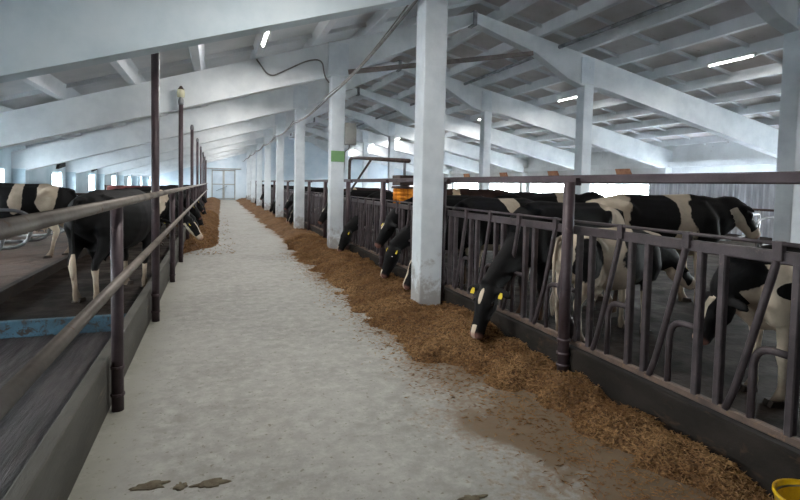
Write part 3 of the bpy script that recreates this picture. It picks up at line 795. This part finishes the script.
# R3 cream cow with black shoulder right behind the barrier, head lowered to the right
pR3 = make_cow_mesh('cow_cream', poll=(1.14, 0, .98), nose=(1.50, 0, .66), vox=.016, yaw=-.3, hw=('chin',), seed=11, base_white=True,
    black=(((.46, 0, 1.02), (.56, .7, .40)), ((1.0, 0, 1.0), (.35, .4, .3)), ((-.62, -.3, 1.08), (.22, .25, .30)), ((-.1, .3, 1.2), (.3, .2, .2))))
cow(pR3, (4.07, 4.50, FR), .12, 'cream cow with black shoulders and neck right behind the barrier, head lowered', .83, (1, 1))
# R2 young cream cow with small black patches close to the barrier at the right picture edge
pR2 = make_cow_mesh('cow_young', poll=(1.04, 0, 1.0), nose=(1.28, 0, .58), vox=.018, yaw=.15, hw=('blaze',), seed=14, base_white=True,
    black=(((.55, 0, 1.42), (.45, .4, .14)), ((.50, .3, 1.06), (.14, .2, .07)), ((.30, .3, .96), (.14, .2, .12)), ((-.5, .3, 1.2), (.3, .3, .3)), ((1.0, 0, 1.2), (.3, .4, .18))), mat='coat')
cow(pR2, (4.48, 2.60, FR), PI-.35, 'young cream cow with black patches close behind the barrier, nearest the right picture edge', .84, (1, 0))
# R4 black and white cow facing right, behind
pR4 = make_cow_mesh('cow_back_patched', poll=(1.14, 0, 1.42), nose=(1.46, 0, 1.12), vox=.022, yaw=-.2, hw=('star',), seed=17,
    white=(((.42, 0, 1.2), (.16, .6, .5)), ((-.35, 0, 1.05), (.2, .5, .22)), ((-.7, 0, .7), (.4, .5, .4))))
cow(pR4, (6.25, 8.9, FR), -.28, 'black and white cow facing right behind the nearest barrier post, head up', 1.06, (1, 0))
pR5 = make_cow_mesh('cow_back_brown', poll=(1.16, 0, 1.26), nose=(1.46, 0, .92), vox=.024, yaw=.15, hw=('face',), seed=21, mat='coat_brown',
    white=(((.0, 0, 1.0), (.2, .6, .28)), ((.6, 0, 1.1), (.15, .5, .35)), ((-.7, 0, .7), (.3, .5, .5))))
cow(pR5, (6.2, 11.3, FR), PI-.3, 'dark brown cow with a cream face standing behind, facing left', 1.08, (0, 0))
cow(pD, (6.7, 13.8, FR), PI+1.0, 'black cow standing far behind the barrier, seen right of the nearest aisle column', 1.05, (1, 0))
cow(pB, (7.2, 16.8, FR), 2.2, 'black cow beyond the swinging brush', 1.04, (1, 0))
cow(pR5, (4.95, 17.1, FR), PI+.35, 'brown and cream cow seen over the barrier left of the swinging brush', 1.04, (1, 0))
cow(pR4, (7.2, 24, FR), PI-.5, 'distant black and white cow standing between the second and third aisle columns', 1.0, (1, 0))

# left side cows
pL2 = make_cow_mesh('cow_left_black', poll=(1.15, 0, 1.0), nose=(1.46, 0, .66), vox=.018, yaw=.12, hw=('chin',), seed=31, stance=(.05, -.1, .03, -.12),
    white=(((.78, 0, 1.15), (.12, .5, .5)), ((-.6, 0, .25), (.4, .5, .27)), ((.5, 0, .2), (.3, .5, .2)), ((-.95, 0, .45), (.1, .1, .2))))
cow(pL2, (-1.36, 8.5, FLV), 1.22, 'big black cow with white lower legs seen from behind beside the left railing', 1.06, (1, 0))
pL1 = make_cow_mesh('cow_left_patched', poll=(1.16, 0, 1.1), nose=(1.46, 0, .72), vox=.02, yaw=.2, hw=('blaze',), seed=33, stance=(.1, -.05, .1, -.12),
    white=(((-.50, 0, 1.2), (.19, .7, .4)), ((-.02, 0, 1.2), (.13, .7, .35)), ((-.65, 0, .5), (.35, .6, .5)), ((.5, 0, .4), (.3, .5, .4))))
cow(pL1, (-3.55, 11.8, .27), PI+.02, 'black and white cow standing in the left stalls with its rump to the alley', 1.0, (0, 0))
pL3 = make_cow_mesh('cow_left_white_face', poll=(1.32, 0, .66), nose=(1.64, 0, .22), vox=.022, yaw=-.25, hw=('chin', 'blaze'), seed=35,
    white=(((.55, 0, 1.2), (.2, .5, .5)), ((-.4, 0, .9), (.3, .5, .5))))
cow(pL3, (-1.88, 14.5, FLV), .0, 'black cow with a white muzzle reaching through the left railing, nearest feeding head', 1.0, (1, 0), GL)
for y, pk, lb in ((16.0, pB, 'black cow feeding through the left railing, second head from the camera'), (17.7, pD, 'black cow feeding through the left railing, third head from the camera'),
                  (19.4, pB, 'black cow feeding through the left railing, fourth head from the camera'), (22, pD, 'black cow feeding through the left railing, fifth head from the camera'),
                  (26, pB, 'black cow feeding through the left railing, sixth head from the camera'), (31, pD, 'black cow feeding through the left railing, seventh head from the camera')):
    cow(pk, (-1.88, y, FLV), random.uniform(-.12, .12), lb, 1.0, (1, 0), GL)

# ------------------------------------------------------------------ cubicle dividers
def make_divider():
    r = empty('stall_divider')
    MB().pipe([(0, 0, 0), (0, 0, 1.15)], .03, n=10).build('post', M['galv'], r, True)
    MB().pipe([(0, 0, 1.02), (1.75, 0, 1.02), (1.98, 0, .85), (1.85, 0, .38), (1.1, 0, .32), (0, 0, .55)], .03, corner=.22, n=10).build('loop', M['galv'], r, True)
    MB().pipe([(.0, 0, .25), (.35, 0, .47)], .02, n=8).build('brace', M['galv'], r, True)
    return r
d0 = make_divider()
for k in range(9):
    c = d0 if k == 0 else copy_tree(d0)
    c.location = (-4.95, 8.1+1.25*k, .24)
    tag(c, 'bent pipe stall divider on the left bedding platform, %s from the camera' % ORD[k], 'stall divider', 'left stall dividers')
for k in range(9):
    c = copy_tree(d0); c.location = (14.2, 7.4+1.3*k, FR-.01); c.rotation_euler = (0, 0, PI)
    tag(c, 'bent pipe stall divider behind the right cows, %s from the camera' % ORD[k], 'stall divider', 'right stall dividers')
# neck rails over the stalls
o = MB().pipe([(-4.95, 7.6, 1.44), (-4.95, 20, 1.44)], .028).build('neck_rail', M['dark_steel']); tag(o, 'dark pipe rail above the left stalls', 'rail')
o = MB().pipe([(14.2, 6.5, 1.36), (14.2, 19, 1.36)], .035).build('neck_rail', M['dark_steel']); tag(o, 'dark pipe rail behind the profile cow', 'rail')
# corrugated sheet partition at the right
m = MB(); nseg = 60; v = []; f = []
for i in range(nseg+1):
    y = 11.5+7.0*i/nseg; x = 18.9+(.03 if i % 2 else -.03)
    for z in (FR, 2.2): v += [(x, y, z), (x+.01, y, z)]
for i in range(nseg):
    a = 4*i; b = 4*(i+1); f += [(a, b, b+2, a+2), (a+1, a+3, b+3, b+1), (a, a+1, b+1, b), (a+2, b+2, b+3, a+3)]
o = finish('sheet_partition', v, f, M['corr']); tag(o, 'grey-white corrugated sheet partition at the right behind the profile cow', 'partition')
# red metal gate in the left background, brown rails
g = empty('metal_gate', (-3.3, 24, .24))
MB().box(-.9, .9, -.03, .03, .92, 1.34, .01).build('panel', M['red'], g)
for x in (-.95, .95): MB().pipe([(x, 0, 0), (x, 0, 1.35)], .035).build('post', M['dark_steel'], g, True)
tag(g, 'faded red metal gate in the left background', 'gate')
g = empty('rail_fence', (-4.3, 20.5, .24))
for z in (.75, 1.05): MB().pipe([(-1.2, 0, z), (1.5, 0, z)], .04).build('rail', M['dark_steel'], g, True)
for x in (-1.2, .2, 1.5): MB().pipe([(x, 0, 0), (x, 0, 1.15)], .04).build('post', M['dark_steel'], g, True)
tag(g, 'dark pipe fence across the left stalls in front of the red gate', 'fence')
# dark vents over the left windows, wooden flaps over the right ones
for k in range(4, 9):
    y = 6.92+6*(k-1)-1.2
    m = MB(); m.prism([(y-.5, 2.18), (y+.5, 2.30), (y+.5, 2.46), (y-.3, 2.40)], 'x', XL-.02, XL+.10)
    o = m.build('wall_vent', M['dark']); tag(o, 'dark tilted vent flap above a left wall window, %s from the camera' % ORD[k-4], 'vent', 'vent flaps')
for k in range(2, 7):
    y = 18.92+6*(k-2)+2.9
    m = MB(); m.prism([(y-.9, 3.0-.55), (y+.1, 2.35), (y+.45, 3.1), (y-.5, 3.1)], 'x', XR-.14, XR-.06)
    o = m.build('wooden_flap', M['wood']); tag(o, 'orange-brown wooden flap above the right windows, %s from the camera' % ORD[k-2], 'flap', 'wooden flaps')

# ------------------------------------------------------------------ swinging cow brush
b = empty('cow_brush', (3.75, 14.9, FR))
MB().pipe([(0, 0, 0), (0, 0, 2.15), (0, -.05, 2.40), (.05, -4.85, 2.12)], .045, corner=.6).build('arm', M['dark_steel'], b, True)
MB().pipe([(0, 0, 1.35), (.02, -2.2, 2.26)], .03).build('brace', M['dark_steel'], b, True)
MB().pipe([(.05, -4.6, 2.12), (.05, -4.6, 1.78)], .03).build('hanger', M['galv'], b, True)
MB().box(-.14, .24, -4.85, -4.35, 1.60, 1.82, .02).build('motor', M['dark_steel'], b)
m = MB(); m.lathe([(.05, 1.60), (.26, 1.59), (.28, 1.54), (.05, 1.53)], (.05, -4.6, 0)); m.build('hood', M['dark_steel'], b, True)
m = MB(); pr = []
for i in range(13): pr.append((.23+.012*(i % 2), 1.54-.46*i/12))
m.lathe([(.04, 1.54)]+pr+[(.04, 1.08)], (.05, -4.6, 0), 40); m.build('bristles', M['bristle'], b)
tag(b, 'swinging cow brush with orange bristles hanging from a bent brown pipe arm', 'cow brush')

# electric box, sign, cables
b = empty('electric_box', (3.18, 12.70, 2.82))
MB().box(-.13, .16, -.1, .06, 0, .54, .015).build('enclosure', M['box'], b)
MB().box(-.11, .14, -.112, -.1, .03, .51, .006).build('cover', M['box'], b)
MB().pipe([(0, 0, 0), (0, 0, -.1), (-.1, .03, -.16), (-.12, .04, -.7)], .012, corner=.05).build('conduit', M['cable'], b, True)
tag(b, 'grey electric box mounted on the right of the second aisle column', 'electric box')
b = empty('green_sign', (2.87, 12.605, 2.38))
MB().box(-.17, .17, 0, .012, 0, .27, .004).build('plate', M['green'], b)
m = MB()
for zz in (.19, .135, .08):
    x = -.13
    while x < .1:
        w = random.uniform(.02, .045); m.box(x, min(x+w, .13), -.002, 0, zz, zz+.022); x += w+.012
tag(b, 'small plain green plate sign on the second aisle column', 'sign')
def cable(pts, r, sag, label):
    out = []
    for a, c in zip(pts[:-1], pts[1:]):
        a, c = V(a), V(c); n = 10
        for k in range(n): t = k/n; out.append(a.lerp(c, t)-V((0, 0, sag*4*t*(1-t))))
    out.append(V(pts[-1])); o = MB().pipe(out, r, n=8).build('cable', M['cable'], smooth=True); tag(o, label, 'cable', 'cables along the aisle columns')
cable([(2.64, .9, 4.62)]+[(2.62, y, 4.42 if y < 10 else 3.95) for y in FY if y > 3]+[(2.62, 54.8, 3.95)], .022, .10, 'grey cable sagging along the tops of the aisle columns')
cable([(2.60, .9, 4.7)]+[(2.60, y, 4.5 if y < 10 else 4.02) for y in FY if y > 3], .012, .16, 'thin second cable hanging above the thick cable along the columns')
m = MB().pipe([(.9, 12.6, 4.70), (1.2, 12.6, 4.30), (2.1, 12.6, 4.80), (2.45, 12.58, 4.85), (2.5, 12.58, 4.45), (2.62, 12.58, 4.30)], .018, corner=.2, n=8).build('cable', M['cable'], smooth=True)
tag(m, 'short cable looping across the second roof beam to the column', 'cable')

# yellow bucket at the lower right corner
b = empty('bucket', (2.86, 1.66, -.0))
m = MB(); m.lathe([(.001, 0), (.125, 0), (.165, .27), (.172, .275), (.172, .29), (.158, .29), (.12, .012), (.001, .012)], n=36); m.build('pail', M['yellow'], b, True)
m = MB().pipe([(.168*math.cos(a), .168*math.sin(a)*.9+.0, .28-.02*math.sin(a)) for a in [PI*k/12 for k in range(13)]], .005, n=6); m.build('handle', M['galv'], b, True)
tag(b, 'yellow plastic bucket at the foot of the right kerb, lower right corner', 'bucket')

# outside ground
struct(MB().box(-60, 80, -60, 110, -.4, -.21).build('ground', M['snow']))

# ------------------------------------------------------------------ camera
f, yaw, pitch, roll, py, h = 513.535, .346084, .048596, .021206, 210.317, 1.82638
cy, sy = math.cos(yaw), math.sin(yaw)
r = V((cy, -sy, 0)); fw = V((sy, cy, 0)); u = V((0, 0, 1))
fw2 = fw*math.cos(pitch)-u*math.sin(pitch); u2 = u*math.cos(pitch)+fw*math.sin(pitch)
r3 = r*math.cos(roll)+u2*math.sin(roll); u3 = u2*math.cos(roll)-r*math.sin(roll)
cam = D.cameras.new('camera'); co = D.objects.new('camera', cam); COL.objects.link(co)
mt = Matrix((r3, u3, -fw2)).transposed().to_4x4(); mt.translation = V((0, 0, h)); co.matrix_world = mt
cam.sensor_width = 36; cam.lens = f*36/800; cam.shift_y = (py-250)/800; cam.clip_end = 300; cam.clip_start = .05
SC.camera = co

# ------------------------------------------------------------------ light: overcast sky
w = D.worlds.new('sky'); SC.world = w; w.use_nodes = True
nt = w.node_tree; bg = nt.nodes['Background']
bg.inputs['Color'].default_value = (.95, .98, 1, 1); bg.inputs['Strength'].default_value = 34.0
# sky portals at the openings help sampling
def portal(loc, rot, sx_, sy_):
    l = D.lights.new('portal', 'AREA'); l.shape = 'RECTANGLE'; l.size = sx_; l.size_y = sy_; l.cycles.is_portal = True
    o = D.objects.new('sky_portal', l); COL.objects.link(o); o.location = loc; o.rotation_euler = rot
for a, b in LW: portal((XL-.40, (a+b)/2, 1.63), (0, -PI/2, 0), .87, b-a)
for a, b in RW: portal((XR+.40, (a+b)/2, 1.56), (0, PI/2, 0), 1.23, b-a)

vs = SC.view_settings
SC.display_settings.display_device = 'sRGB'
vs.view_transform = 'Standard'; vs.look = 'None'; vs.gamma = 1; vs.use_curve_mapping = False; vs.exposure = 1.62
SC.cycles.use_denoising = True
SC.cycles.max_bounces = 12; SC.cycles.diffuse_bounces = 8; SC.cycles.transparent_max_bounces = 12
SC.cycles.sample_clamp_indirect = 8
